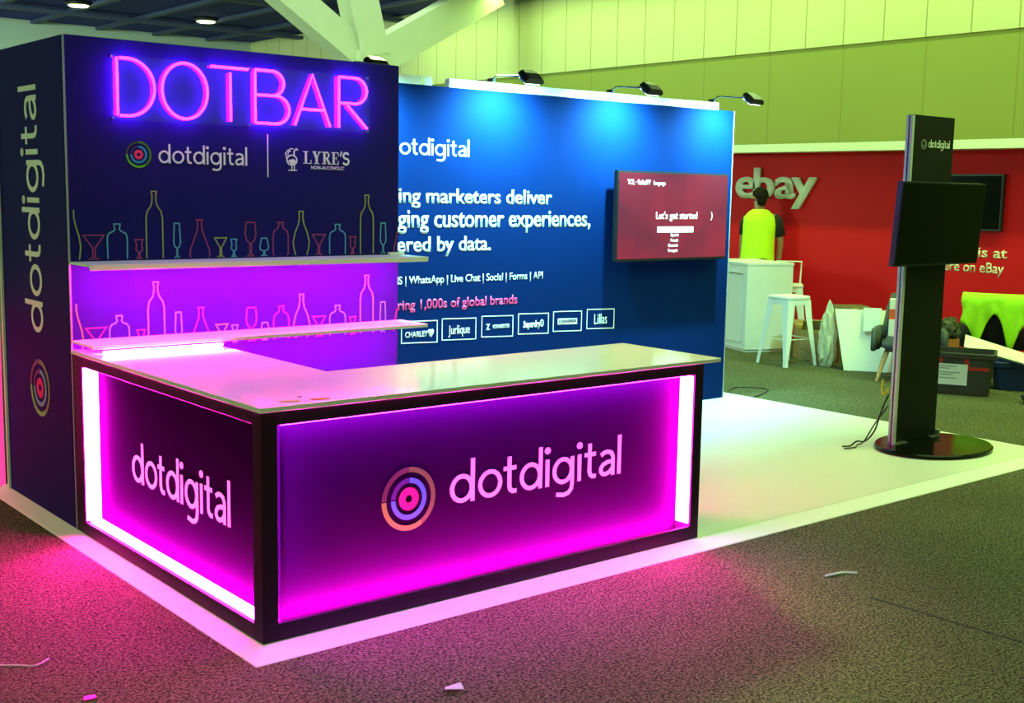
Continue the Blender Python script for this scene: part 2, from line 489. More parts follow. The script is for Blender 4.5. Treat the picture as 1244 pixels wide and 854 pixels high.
# ------------------------------------------------------------------ stand floor
PX1, PYB = 5.86, 3.0
struct('floor_platform', MB().box(0.0, PX1, 0.0, PYB, FL, 0.0), M['deck'])
rb = MB()
rb.loft([[(-.085, -.11, FL), (0, 0, FL), (0, 0, -.0005), (-.082, -.107, FL + .004)], [(PX1, -.11, FL), (PX1, 0, FL), (PX1, 0, -.0005), (PX1, -.107, FL + .004)]])
struct('trim_13', rb, M['white'])
rb = MB()
rb.loft([[(-.085, -.11, FL), (0, 0, FL), (0, 0, -.0005), (-.082, -.107, FL + .004)], [(-.085, PYB, FL), (0, PYB, FL), (0, PYB, -.0005), (-.082, PYB, FL + .004)]])
struct('trim_14', rb, M['white'])
struct('trim_15', MB().loft([[(2.345, -.98, FL), (2.357, -.98, FL), (2.357, -.98, FL + .002), (2.345, -.98, FL + .002)],
                             [(2.40, -2.6, FL), (2.412, -2.6, FL), (2.412, -2.6, FL + .002), (2.40, -2.6, FL + .002)]]), M['cloth_black'])

# ------------------------------------------------------------------ bar wall
D, BX, BT = 1.884, 1.861, 2.344
BY1 = 2.89
bw = thing('bar_wall', 'dark navy bar wall block with printed bottle outlines under the pink neon sign', 'display wall', (0, D, 0))
MB().box(0.004, BX, D, D + .03, 0.001, BT).build('front_panel', M['navy'], bw)
MB().box(0.0, .03, D + .03, BY1, 0.001, BT).build('side_panel', M['navy'], bw)
MB().box(BX - .03, BX, D + .03, 2.67, 0.001, BT).build('side_panel', M['navy'], bw)
MB().box(-.004, .004, D - .004, D + .004, 0.001, BT).build('corner_profile', M['alu_dull'], bw)
MB().box(-.012, .03, BY1, BY1 + .02, 0.001, BT).build('edge_profile', M['white'], bw)
MB().box(.01, BX - .01, D + .02, D + .05, BT - .02, BT + .004).build('top_rail', M['alu_dull'], bw)
X, Y, Z = Vector((1, 0, 0)), Vector((0, 1, 0)), Vector((0, 0, 1))
FF = frame_fn((0, D, 0), X, Z)       # u = x, v = z on the bar wall front
ring_logo(bw, (.349, D, 1.808), X, Z, .064)
wordmark(bw, M['white_print'], (.449, D, 1.770), X, Z, .476, .094)
mb = MB(); mb.prism([(1.040, 1.715), (1.046, 1.715), (1.046, 1.935), (1.040, 1.935)], FF, .0006, .002)
mb.build('divider_line', M['white_print'], bw)
# serif lettering drawn stroke by stroke
def serif_word(x0, z0, h, wds):
    mb = MB()
    def R(a, b, c, d): mb.prism([(a, c), (b, c), (b, d), (a, d)], FF, .0006, .002)
    th, tn, sf = h * .20, h * .07, h * .11
    x = x0
    for ch, wd in wds:
        if ch == 'L':
            R(x + .2 * wd, x + .2 * wd + th, z0, z0 + h); R(x, x + wd, z0, z0 + tn); R(x + wd - tn, x + wd, z0, z0 + h * .32); R(x, x + .2 * wd + th + sf, z0 + h - tn, z0 + h)
        elif ch == 'Y':
            c = x + wd / 2
            R(c - th / 2, c + th / 2, z0, z0 + h * .5); R(c - wd * .3, c + wd * .3, z0, z0 + tn)
            stroke(mb, FF, [(c, z0 + h * .42), (x + wd * .2, z0 + h)], th); stroke(mb, FF, [(c, z0 + h * .45), (x + wd * .85, z0 + h)], tn * 1.3)
            R(x, x + wd * .45, z0 + h - tn, z0 + h); R(x + wd * .65, x + wd * 1.02, z0 + h - tn, z0 + h)
        elif ch == 'R':
            a = x + .18 * wd
            R(a, a + th, z0, z0 + h); R(x, a + th + sf * .6, z0, z0 + tn); R(x, a + th, z0 + h - tn, z0 + h)
            stroke(mb, FF, [(a + th, z0 + h - tn / 2), (x + wd * .68, z0 + h * .96), (x + wd * .85, z0 + h * .74), (x + wd * .68, z0 + h * .52), (a + th, z0 + h * .48)], tn * 1.7)
            stroke(mb, FF, [(x + wd * .55, z0 + h * .5), (x + wd * .9, z0 + tn / 2)], th * .9); R(x + wd * .72, x + wd * 1.08, z0, z0 + tn)
        elif ch == 'E':
            a = x + .18 * wd
            R(a, a + th, z0, z0 + h); R(x, x + wd, z0, z0 + tn); R(x, x + wd, z0 + h - tn, z0 + h); R(a, x + wd * .72, z0 + h * .47, z0 + h * .54)
            R(x + wd - tn, x + wd, z0, z0 + h * .3); R(x + wd - tn, x + wd, z0 + h * .7, z0 + h); R(x + wd * .68, x + wd * .72, z0 + h * .36, z0 + h * .64)
        elif ch == "'":
            stroke(mb, FF, [(x + wd * .3, z0 + h * .68), (x + wd * .75, z0 + h * 1.08)], tn * 1.6)
        elif ch == 'S':
            pts = [(x + wd * (.5 + .40 * math.cos(a)), z0 + h * (.74 + .24 * math.sin(a))) for a in [math.radians(d) for d in (20, 55, 90, 130, 180, 225, 265)]]
            pts += [(x + wd * (.5 + .42 * math.cos(a)), z0 + h * (.27 + .25 * math.sin(a))) for a in [math.radians(d) for d in (70, 30, 0, -45, -90, -135, -165)]]
            stroke(mb, FF, pts, th * .8)
        x += wd * 1.12
    return mb
serif_word(1.252, 1.790, .066, (('L', .050), ('Y', .052), ('R', .052), ('E', .046), ("'", .018), ('S', .042))).build('lettering', M['white_print'], bw)
letters('lettering', 'NON-ALCOHOLIC', M['white_print'], bw, (1.300, D, 1.762), X, Z, .205, .018, bold=.01)
# small plumed bird emblem
mb = MB()
cx, cz = 1.185, 1.80
stroke(mb, FF, [(cx + .03 * math.cos(a) * 1.0, cz + .006 + .026 * math.sin(a)) for a in [2 * PI * i / 14 for i in range(14)]], .007, True)
mb.prism([(cx - .024, cz + .002), (cx, cz - .02), (cx + .026, cz - .002), (cx + .012, cz + .012), (cx - .006, cz + .01)], FF, .0006, .002)
stroke(mb, FF, [(cx - .03, cz + .012), (cx - .038, cz + .04), (cx - .022, cz + .058), (cx - .008, cz + .05)], .006)
stroke(mb, FF, [(cx - .02, cz + .02), (cx - .024, cz + .038), (cx - .010, cz + .066), (cx + .01, cz + .064)], .005)
stroke(mb, FF, [(cx + .014, cz + .03), (cx + .012, cz + .05), (cx + .026, cz + .066), (cx + .036, cz + .06)], .007)
stroke(mb, FF, [(cx, cz - .02), (cx, cz - .045)], .006); stroke(mb, FF, [(cx + .014, cz - .016), (cx + .014, cz - .045)], .005)
stroke(mb, FF, [(cx - .022, cz - .047), (cx + .03, cz - .047)], .005)
mb.build('bird_emblem', M['white_print'], bw)
# left face
ring_logo(bw, (0, 2.353, .632), -Y, Z, .146)
wordmark(bw, M['white_print'], (0, 2.275, .915), Z, Y, 1.225, .265)

# printed bottle and glass outlines
def outline(kind, x, wd, h, b):
    s = lambda a: [(x + u * wd / 2, b + v * h) for u, v in a]
    mir = lambda a: a + [(-u, v) for u, v in reversed(a)]
    if kind == 'martini':
        return [(s([(-1, 1), (1, 1), (.12, .48), (.12, .06), (.5, 0), (-.5, 0), (-.12, .06), (-.12, .48)]), True)]
    if kind == 'flask':
        return [(s(mir([(.98, 0), (1, .55), (.97, .66), (.8, .74), (.35, .80), (.22, .86), (.3, .95), (.3, 1)])), False)]
    if kind == 'tall':
        return [(s(mir([(1, 0), (1, .60), (.85, .70), (.4, .78), (.25, .85), (.22, .95), (.3, .96), (.3, 1)])), False)]
    if kind == 'flute':
        return [(s(mir([(.6, .02), (.6, 0), (.12, .06), (.12, .28), (.7, .33), (1, .45), (.75, 1)])), True)]
    if kind == 'decanter':
        return [(s(mir([(.9, 0), (1, .08), (.92, .22), (.4, .60), (.22, .75), (.2, .95), (.3, 1)])), False)]
    if kind == 'wine':
        return [(s(mir([(.6, 0), (.14, .06), (.14, .38), (.75, .48), (1, .65), (.8, 1)])), True)]
    if kind == 'goblet':
        return [(s(mir([(.6, 0), (.15, .1), (.15, .32), (.8, .45), (.6, .75), (.95, 1)])), True)]
    if kind == 'snifter':
        return [(s(mir([(.6, 0), (.15, .06), (.15, .28), (.9, .36), (1, .55), (.6, 1)])), True)]
    if kind == 'bottle':
        return [(s(mir([(.85, 0), (1, .06), (1, .6), (.85, .74), (.3, .84), (.25, .95), (.35, 1)])), False)]
    if kind == 'curved':
        return [(s(mir([(.7, 0), (.9, .15), (1, .30), (.75, .52), (.35, .70), (.22, .85), (.25, 1)])), False)]
    if kind == 'curved_half':
        return [(s([(.25, 1), (.25, .85), (.45, .68), (.85, .45), (1, .25), (.85, .05), (.8, 0)]), False)]
    if kind == 'decanter_half':
        return [(s([(-.1, .62), (-.45, .40), (-.95, .16), (-1, .08), (-.9, 0)]), False)]
BOT = [('curved_half', .016, .078, .235, 'y'), ('martini', .118, .100, .115, 'r'), ('flask', .233, .098, .168, 'c'), ('goblet', .341, .042, .092, 'r'),
       ('tall', .421, .084, .326, 'y'), ('flute', .537, .036, .170, 'c'), ('decanter', .658, .108, .188, 'r'), ('martini', .772, .066, .096, 'y'),
       ('goblet', .845, .036, .088, 'c'), ('wine', .940, .062, .174, 'r'), ('snifter', 1.018, .050, .092, 'c'), ('bottle', 1.115, .090, .174, 'r'),
       ('curved', 1.238, .098, .232, 'y'), ('martini', 1.346, .080, .108, 'r'), ('flask', 1.463, .100, .162, 'c'), ('goblet', 1.560, .042, .094, 'r'),
       ('tall', 1.652, .084, .322, 'y'), ('flute', 1.760, .038, .168, 'c'), ('decanter_half', 1.858, .05, .2, 'r')]
for base in (1.306, .862):
    for key, m in (('y', 'line_yellow'), ('c', 'line_cyan'), ('r', 'line_red')):
        mb = MB()
        for kind, x, wd, h, k in BOT:
            if k == key:
                for pts, cl in outline(kind, x, wd, h, base): stroke(mb, FF, pts, .0065, cl)
        mb.build('bottle_outline_print', M[m], bw)

# ------------------------------------------------------------------ shelves
def shelf(zt, label, glow):
    t = thing('wall_shelf', label, 'shelf', (0, D, zt), group='white shelves on the bar wall')
    lip = .026 if glow else .018
    mb = MB()
    mb.loft([[(x, D - .265, zt), (x, D - .001, zt), (x, D - .001, zt - .012), (x, D - .253, zt - .012), (x, D - .253, zt - lip), (x, D - .265, zt - lip)] for x in (0.0, 1.885)])
    mb.build('board', M['shelf'], t, bevel=.0015, seg=1)
    MB().box(0.03, BX - .02, D - .224, D - .206, zt - .0175, zt - .0125).build('led_strip', M['led_shelf'], t)
    if not glow:
        MB().box(0.045, .645, D - .275, D - .2655, zt - .041, zt - .025).build('led_tube', M['led_shelf'], t, bevel=.003)
    MB().box(1.79, 1.885, D - .03, D + .06, zt + .0005, zt + .014).build('bracket', M['shelf'], t) if glow else None
    return t
shelf(1.297, 'upper white shelf below the logos, pink light under it', True)
shelf(.924, 'lower white shelf just above the counter top, glowing magenta', False)

# ------------------------------------------------------------------ neon sign
ns = thing('neon_sign', 'glowing pink neon sign of six capital letters on clear acrylic', 'neon sign', (.93, D, 1.97))
NY = D - .034
MB().box(.214, 1.656, D - .022, D - .016, 1.968, 2.270).build('acrylic_backing', M['acrylic'], ns, bevel=.001)
for px in (.222, .935, 1.648):
    for pz in (1.976, 2.262):
        MB().tube([(px, D - .001, pz), (px, D - .0155, pz)], .005, 10).build('standoff', M['alu'], ns)
def arc(cx, cz, rx, rz, a0, a1, n=18):
    return [(cx + rx * math.cos(math.radians(a0 + (a1 - a0) * i / n)), cz + rz * math.sin(math.radians(a0 + (a1 - a0) * i / n))) for i in range(n + 1)]
z0, z1 = 1.988, 2.256
LET = [
    [([(.238, z1 + .002), (.238, z0)], False), ([(.252, z1)] + arc(.290, (z0 + z1) / 2, .132, (z1 - z0) / 2, 88, -88) + [(.250, z0)], False)],
    [(arc(.578, (z0 + z1) / 2, .118, (z1 - z0) / 2, 0, 360, 40)[:-1], True)],
    [([(.716, z1 - .004), (.918, z1 - .004)], False), ([(.820, z1 - .028), (.820, z0)], False)],
    [([(.957, z1 - .008), (.957, z0)], False), ([(.957, z1 - .002)] + arc(1.055, 2.192, .066, .062, 90, -90) + [(.965, 2.130)], False),
     ([(1.055, 2.130)] + arc(1.075, 2.059, .078, .071, 90, -90) + [(.960, z0)], False)],
    [([(1.186, z0), (1.292, z1 - .004), (1.398, z0)], False), ([(1.225, 2.072), (1.357, 2.072)], False)],
    [([(1.452, z1 - .006), (1.452, z0)], False), ([(1.452, z1 - .002)] + arc(1.555, 2.186, .072, .068, 90, -90) + [(1.460, 2.118)], False),
     ([(1.505, 2.108), (1.630, z0)], False)],
]
for paths in LET:
    mb = MB()
    for pts, cl in paths:
        mb.tube([(u, NY, v) for u, v in pts], .0065, 8, cl)
    mb.build('neon_letter', M['neon'], ns, smooth=True)

# ------------------------------------------------------------------ bar counter
LX, H = 2.356, .861
bc = thing('bar_counter', 'dark L shaped bar counter with recessed magenta lit panels and white lettering', 'bar counter', (0, 0, 0))
G = .001
mb = MB()
mb.box(0, .066, 0, .07, G, H)                              # corner post
mb.box(2.296, LX, 0, .10, G, H)                            # right post
mb.box(.066, 2.296, 0, .10, .810, H)                       # top rail
mb.box(.066, 2.296, 0, .014, G, .066); mb.box(.066, 2.296, .014, .10, G, .034)   # lip and sill
mb.box(0, .10, 1.768, D - .006, G, H)                      # far post
mb.box(0, .10, .07, 1.768, .812, H)
mb.box(0, .10, .07, 1.768, G, .062)
mb.build('frame', M['frame'], bc, bevel=.0015, seg=1)
MB().box(.066, 2.296, .10, .112, G, .812).build('front_panel', M['plum'], bc)
MB().box(.075, .112, .07, 1.768, G, .812).build('side_panel', M['plum'], bc)
mb = MB()
mb.prism([(.113, .113), (2.355, .113), (2.355, .62), (.62, .62), (.62, D - .01), (.113, D - .01)], lambda u, v, d: (u, v, d), .002, .855)
mb.build('carcass', M['frame'], bc)
MB().box(.005, .074, 1.758, 1.767, .07, .805).build('led_strip', M['led_hot'], bc)
MB().box(.020, .074, .085, 1.752, .0625, .070).build('led_strip', M['led_hot'], bc)
MB().box(2.287, 2.2955, .010, .088, .080, .802).build('led_strip', M['led'], bc)
MB().box(.09, 2.27, .030, .062, .0345, .042).build('led_strip', M['led_hot'], bc)
MB().box(.067, .072, .018, .088, .08, .80).build('led_strip', M['led_soft'], bc)
MB().box(.09, 2.27, .020, .085, .804, .8095).build('led_strip', M['led_soft'], bc)
ring_logo(bc, (.711, .10, .421), X, Z, .131)
wordmark(bc, M['white_print'], (.918, .10, .364), X, Z, .992, .184)
wordmark(bc, M['white_print'], (.075, 1.368, .338), -Y, Z, .968, .186)
ct = MB()
ct.prism([(-.008, -.008), (2.468, -.008), (2.478, .675), (.652, .640), (.652, D - .002), (-.008, D - .002)], lambda u, v, d: (u, v, d), H + .0005, H + .0185)
single('countertop', ct, M['slab'], 'white L shaped counter top slab glowing pink at the left', 'counter top', (1.2, .3, H), bevel=.0015, seg=1)
# bits on the counter top
def scrap(name, pts, z, m, lab, cat, th=.002):
    mb = MB()
    mb.prism(pts, lambda u, v, d: (u, v, z + d + .02 * 0), .0006, th)
    c = (sum(p[0] for p in pts) / len(pts), sum(p[1] for p in pts) / len(pts), z)
    return single(name, mb, m, lab, cat, c)
ST = H + .0185

# ------------------------------------------------------------------ back wall
BWY, BWX0, BWX1, BWT = 2.675, 1.868, 5.655, 2.335
bk = thing('back_wall', 'blue lit display wall with white slogan lettering and a row of logo boxes', 'display wall', (3.8, BWY, 0))
MB().box(BWX0, BWX1 - .012, BWY, BWY + .06, .001, BWT).build('fabric_panel', M['navy_back'], bk)
MB().box(BWX1 - .012, BWX1, BWY, BWY + .06, .001, BWT).build('edge_profile', M['alu_dull'], bk)
mb = MB()
mb.box(BWX0, 2.57, BWY + .005, BWY + .055, BWT, BWT + .056)
mb.box(2.60, 2.66, BWY + .005, BWY + .055, BWT, BWT + .056)
mb.box(2.80, 5.46, BWY + .005, BWY + .055, BWT, BWT + .056)
mb.build('top_rail', M['white'], bk)
O = lambda x, z: (x, BWY, z)
ring_logo(bk, O(2.13, 1.925), X, Z, .075)
wordmark(bk, M['white_print'], O(2.306, 1.888), X, Z, .66, .112)
letters('lettering', 'Helping marketers deliver', M['white_print'], bk, O(3.712, 1.578), X, Z, 1.312, .098, bold=.016, ref='ing marketers deliver', right=1)
letters('lettering', 'engaging customer experiences,', M['white_print'], bk, O(4.092, 1.420), X, Z, 1.70, .098, bold=.016, ref='ging customer experiences,', right=1, asc_ref='t')
letters('lettering', 'powered by data.', M['white_print'], bk, O(3.163, 1.262), X, Z, .775, .098, bold=.016, ref='ered by data.', right=1)
letters('lettering', 'Email | SMS | WhatsApp | Live Chat | Social | Forms | API', M['white_print'], bk, O(3.640, 1.052), X, Z, 1.235, .050, bold=.004, ref='S | WhatsApp | Live Chat | Social | Forms | API', right=1)
letters('lettering', 'Powering 1,000s of global brands', M['pink_print'], bk, O(3.408, .884), X, Z, 1.01, .064, bold=.018, ref='ring 1,000s of global brands', right=1)
BF = frame_fn((0, BWY, 0), X, Z)
boxes = [(2.428, 2.716), (2.757, 3.043), (3.095, 3.372), (3.423, 3.704), (3.752, 4.028), (4.084, 4.362)]
mb = MB()
for a, b in boxes:
    stroke(mb, BF, [(a, .665), (b, .655), (b, .800), (a, .808)], .006, True)
mb.build('logo_boxes', M['white_print'], bk)
def mid(i, body, wd, asc, bold=0.0, zo=.70, xo=0.0):
    a, b = boxes[i]
    letters('lettering', body, M['white_print'], bk, O((a + b) / 2 - wd / 2 + xo, zo), X, Z, wd, asc, bold=bold)
mid(0, 'CHARLEY\u2665', .23, .045, .01)
mid(1, 'Jurlique', .18, .060, .0)
mid(2, 'Z', .035, .040, .03, .712, -.085); mid(2, 'KOMMERTER', .15, .026, .012, .718, .035)
mid(3, 'Superdry\u00ae', .19, .050, .03, .708)
mb = MB(); mb.prism([(3.795, .712), (3.985, .706), (3.985, .750), (3.795, .756)], BF, .0004, .0012)
mb.build('logo_bar', M['white_print'], bk)
letters('lettering', 'CONVERSE', M['navy_back'], bk, O(3.805, .722), X, Z, .170, .022, bold=.01, gap=.0018)
mid(5, 'Lillas', .13, .075, .0, .695)

# arm spotlights
def spot_lamp(x, lab, watts, d=.38, h=.065):
    t = thing('arm_spotlight', lab, 'spotlight', (x, BWY, BWT + .056), group='arm spotlights along the top of the blue wall')
    b = Vector((x, BWY + .02, BWT + .056)); e = Vector((x, BWY - d + .07, BWT + h + .015))
    MB().box(x - .012, x + .012, BWY - .004, BWY + .06, BWT + .0565, BWT + .085).build('clamp', M['black'], t, bevel=.003)
    MB().tube([b + Vector((0, 0, .02)), b + Vector((0, -.05, .045)), e], .006, 8).build('arm', M['black'], t)
    # head: a wedge shaped flood tilted back at the wall
    Rm = Matrix.Translation((x, BWY - d, BWT + h)) @ Matrix.Rotation(math.radians(34), 4, 'X')
    mb = MB()
    prof = [(-.075, -.022), (.075, -.022), (.085, .0), (.055, .034), (-.055, .034), (-.085, .0)]
    mb.loft([[Rm @ Vector((u, -.055, v * .8)) for u, v in prof], [Rm @ Vector((u * 1.02, .0, v)) for u, v in prof], [Rm @ Vector((u * .8, .06, v * .75)) for u, v in prof]])
    mb.build('lamp_head', M['black'], t, bevel=.004)
    MB().box(-.06, .06, -.045, .04, -.026, -.0225, Rm).build('lens', M['lens'], t)
    l = bpy.data.lights.new('spot_beam', 'SPOT')
    l.energy = watts; l.color = (.30, 1.0, .95); l.spot_size = math.radians(152); l.spot_blend = 1.0; l.shadow_soft_size = .03
    o = bpy.data.objects.new('spot_beam', l)
    COL.objects.link(o); o.parent = t
    p = Rm @ Vector((0, .0, -.045))
    o.location = p - Vector(t.location)
    aim = Vector((x, BWY, BWT - .40)) - p
    o.rotation_euler = aim.to_track_quat('-Z', 'Y').to_euler()
spot_lamp(2.05, 'black arm spotlight peeking over the right end of the neon bar wall', 430, d=.28)
spot_lamp(3.17, 'black arm spotlight on the blue wall, nearest the neon bar wall, above the slogan', 430)
spot_lamp(4.29, 'black arm spotlight on the blue wall, above the left corner of the television', 430)
spot_lamp(5.41, 'black arm spotlight at the far right end of the blue wall', 430)

# television on the back wall
tv = thing('wall_television', 'wall mounted television showing a maroon start screen with a language list', 'television', (4.87, 2.56, 1.16))
TY = 2.562
MB().box(4.252, 5.482, TY, TY + .045, 1.160, 1.832).build('casing', M['black'], tv, bevel=.006)
MB().box(4.62, 5.12, TY + .045, BWY - .001, 1.30, 1.68).build('wall_mount', M['black'], tv)
scr = mat('maroon_screen', (.02, .005, .01), .15, noise=.0, emit=(.36, .018, .05), es=.9)
nt = scr.node_tree
tcn = nt.nodes.new('ShaderNodeTexCoord'); nz = nt.nodes.new('ShaderNodeTexNoise'); nz.inputs['Scale'].default_value = 2.0
nt.links.new(tcn.outputs['Object'], nz.inputs['Vector'])
rp = nt.nodes.new('ShaderNodeValToRGB')
rp.color_ramp.elements[0].color = (.16, .020, .050, 1); rp.color_ramp.elements[0].position = .3
rp.color_ramp.elements[1].color = (.46, .022, .055, 1); rp.color_ramp.elements[1].position = .7
nt.links.new(nz.outputs['Fac'], rp.inputs[0]); nt.links.new(rp.outputs['Color'], nt.nodes['Principled BSDF'].inputs['Emission Color'])
sc_ = MB().box(4.266, 5.468, TY - .002, TY - .0002, 1.180, 1.818).build('screen', scr, tv)
M['glow_white'] = mat('screen_white', (.8, .8, .8), .4, emit=(.70, 1, .80), es=.85)
M['glow_box'] = mat('screen_highlight', (.8, .8, .8), .4, emit=(.50, 1, .85), es=1.0)
TS = TY - .002
T = lambda fx, fz: (4.266 + 1.202 * fx, TS, 1.180 + .638 * fz)
letters('screen_text', 'TCL \u00b7 RokuTV', M['glow_white'], sc_, T(.07, .865), X, Z, .24, .036, bold=.025)
letters('screen_text', 'Language', M['glow_white'], sc_, T(.300, .865), X, Z, .125, .030, bold=.0)
letters('screen_text', "Let's get started", M['glow_white'], sc_, T(.33, .465), X, Z, .46, .056, bold=.006)
letters('screen_text', ')', M['glow_white'], sc_, T(.845, .475), X, Z, .018, .05)
mb = MB(); mb.box(*[T(.345, 0)[0], T(.68, 0)[0]], TS - .001, TS - .0002, T(0, .305)[2], T(0, .375)[2]); mb.build('highlight_bar', M['glow_box'], sc_)
for i, s in enumerate(('Espa\u00f1ol', 'Fran\u00e7ais', 'Deutsch', 'Portugu\u00eas')):
    letters('screen_text', s, M['glow_white'], sc_, T(.47 - (.02 if i > 1 else 0), .258 - .062 * i), X, Z, .085 + (.02 if i > 1 else 0), .022, bold=.012)

# ------------------------------------------------------------------ kiosk stand and monitor
ks = thing('kiosk_stand', 'tall black freestanding column stand on an oval base', 'display stand', (5.28, .55, 0))
MB().box(5.062, 5.540, .660, .705, .0305, 2.205).build('column_panel', M['black_satin'], ks, bevel=.002)
mb = MB()
mb.loft([[(5.036, .660, z), (5.0615, .660, z), (5.0615, .705, z), (5.036, .705, z), (5.036, .688, z), (5.050, .688, z), (5.050, .677, z), (5.036, .677, z)] for z in (.0305, 2.20)])
mb.build('side_profile', M['profile'], ks)
MB().box(5.0385, 5.0495, .6775, .6875, .0305, 2.20).build('profile_slot', M['black'], ks)
MB().lathe([(.44, .0008), (.45, .006), (.45, .022), (.44, .030), (.10, .0302)], (5.28, .51, 0), 64, .78).build('base', M['black_gloss'], ks, smooth=False)
MB().box(5.00, 5.16, .630, .658, .0305, .036).build('foot_bracket', M['alu'], ks)
mb = MB(); mb.loft([[(5.46, y, .0305), (5.56, y, .0305), (5.56, y, .075), (5.535, y, .075), (5.535, y, .036), (5.46, y, .036)] for y in (.632, .658)]); mb.build('foot_bracket', M['alu'], ks)
wordmark(ks, M['white_print'], (5.235, .66, 2.000), X, Z, .255, .052)
KF = frame_fn((5.180, .66, 2.018), X, Z)
mb = MB(); sector(mb, KF, .026, .032, 0, 360); sector(mb, KF, .012, .018, 180, 440)
mb.build('logo_ring', M['ink'], ks)
mn = thing('monitor', 'black wide monitor mounted on the kiosk stand, switched off', 'monitor', (5.40, .60, 1.23))
Rm = Matrix.Translation((5.296, .622, 1.230)) @ Matrix.Rotation(math.radians(3.5), 4, 'X')
MB().box(-.50, .50, -.045, 0, 0, .545, Rm).build('casing', M['black'], mn, bevel=.004)
MB().box(-.49, .49, -.0475, -.0452, .012, .535, Rm).build('screen', M['black_gloss'], mn)
MB().box(-.15, .19, .0005, .022, .10, .40, Rm).build('mount_plate', M['black'], mn)

def cable(name, pts, r, m, lab, cat='cable', group=None):
    # smooth the polyline
    P = [Vector(p) for p in pts]
    out = []
    for i in range(len(P) - 1):
        p0, p1, p2, p3 = P[max(i - 1, 0)], P[i], P[i + 1], P[min(i + 2, len(P) - 1)]
        for k in range(6):
            t = k / 6
            out.append(.5 * ((2 * p1) + (-p0 + p2) * t + (2 * p0 - 5 * p1 + 4 * p2 - p3) * t * t + (-p0 + 3 * p1 - 3 * p2 + p3) * t ** 3))
    out.append(P[-1])
    mb = MB(); mb.tube(out, r, 6)
    return single(name, mb, m, lab, cat, tuple(P[0]), group, smooth=True)
cable('power_cable', [(5.03, .712, .36), (4.97, .72, .26), (4.93, .74, .12), (4.92, .80, .040), (4.88, .84, .036), (4.84, .86, .006), (4.78, .88, .006)], .006, M['black'], 'loose black power cable hanging beside the kiosk stand foot')
cable('power_cable', [(5.03, .715, .28), (4.985, .78, .15), (4.95, .83, .03), (4.90, .85, .007), (4.82, .81, .007), (4.73, .83, .007)], .005, M['black'], 'thin black cable trailing off the left edge of the oval base')
cable('network_cable', [(5.03, .715, .40), (4.995, .73, .36), (4.98, .735, .40), (4.985, .735, .46)], .007, M['yellow_cable'], 'short yellow cable sticking out beside the kiosk stand')
cable('floor_cable', [(5.9, 2.70, FL + .006), (6.05, 2.95, FL + .006), (6.3, 3.05, FL + .006), (6.45, 2.85, FL + .006), (6.2, 2.70, FL + .006), (5.95, 2.62, FL + .006)], .005, M['black'], 'black cable looped on the carpet beside the blue wall end')

# ------------------------------------------------------------------ red neighbour booth
RX = 9.6
rw = thing('red_booth_wall', 'red exhibition wall with cream slogan lettering and a pale header beam', 'display wall', (RX, 4, FL))
MB().box(RX, RX + .08, 0.6, 9.0, FL + .001, 2.17).build('red_panel', M['red_wall'], rw)
MB().box(RX - .30, RX + .08, 0.6, 9.0, 2.171, 2.262).build('header_beam', M['header'], rw)
NYd = -Y
letters('lettering', 'Love is at', M['cream'], rw, (RX, 2.405, 1.082), NYd, Z, .315, .105, bold=.012, ref='is at', right=1)
letters('lettering', 'here on eBay', M['cream'], rw, (RX, 2.43, .925), NYd, Z, .445, .105, bold=.012, ref='on eBay', right=1, asc_ref='B')
es = thing('raised_letter_sign', 'raised cream four letter sign on the red wall behind the person', 'wall sign', (RX, 5.3, 1.55))
def wide(body, y, w_, asc, ar=None):
    letters('raised_letter', body, M['cream'], es, (RX, y, 1.648), NYd, Z, w_, asc, bold=.018, depth=.05, gap=.0015, asc_ref=ar)
wide('e', 5.925, .305, .245)
wide('b', 5.650, .300, .352)
wide('a', 5.330, .285, .245)
wide('y', 5.095, .355, .240)
t = thing('wall_screen', 'black blank screen hung on the red wall behind the kiosk stand', 'television', (RX, 2.7, 1.35))
MB().box(RX - .06, RX - .001, 2.465, 3.40, 1.352, 1.925).build('casing', M['black'], t, bevel=.005)
MB().box(RX - .063, RX - .0605, 2.485, 3.38, 1.372, 1.905).build('screen', M['black_gloss'], t)

# white cabinet
A0 = math.atan2(-.20, .53)
cb = thing('white_cabinet', 'white counter cabinet with a recessed door, in front of the person', 'cabinet', (8.24, 4.60, FL), A0, local=True)
W_, L_, Hc = .566, .86, .975
MB().box(0, W_, 0, L_, .03, Hc - .03).build('body', M['white'], cb, bevel=.003)
MB().box(.02, W_ - .01, .02, L_ - .02, .001, .03).build('plinth', M['white'], cb)
MB().box(-.006, W_ + .006, -.006, L_ + .006, Hc - .0295, Hc).build('top', M['white'], cb, bevel=.003)
mb = MB(); mb.box(-.012, -.0005, .08, L_ - .05, .10, Hc - .13)
mb.build('door', M['white'], cb, bevel=.003)
MB().box(-.02, -.0005, .08, L_ - .05, Hc - .125, Hc - .115).build('handle_rail', M['alu'], cb)

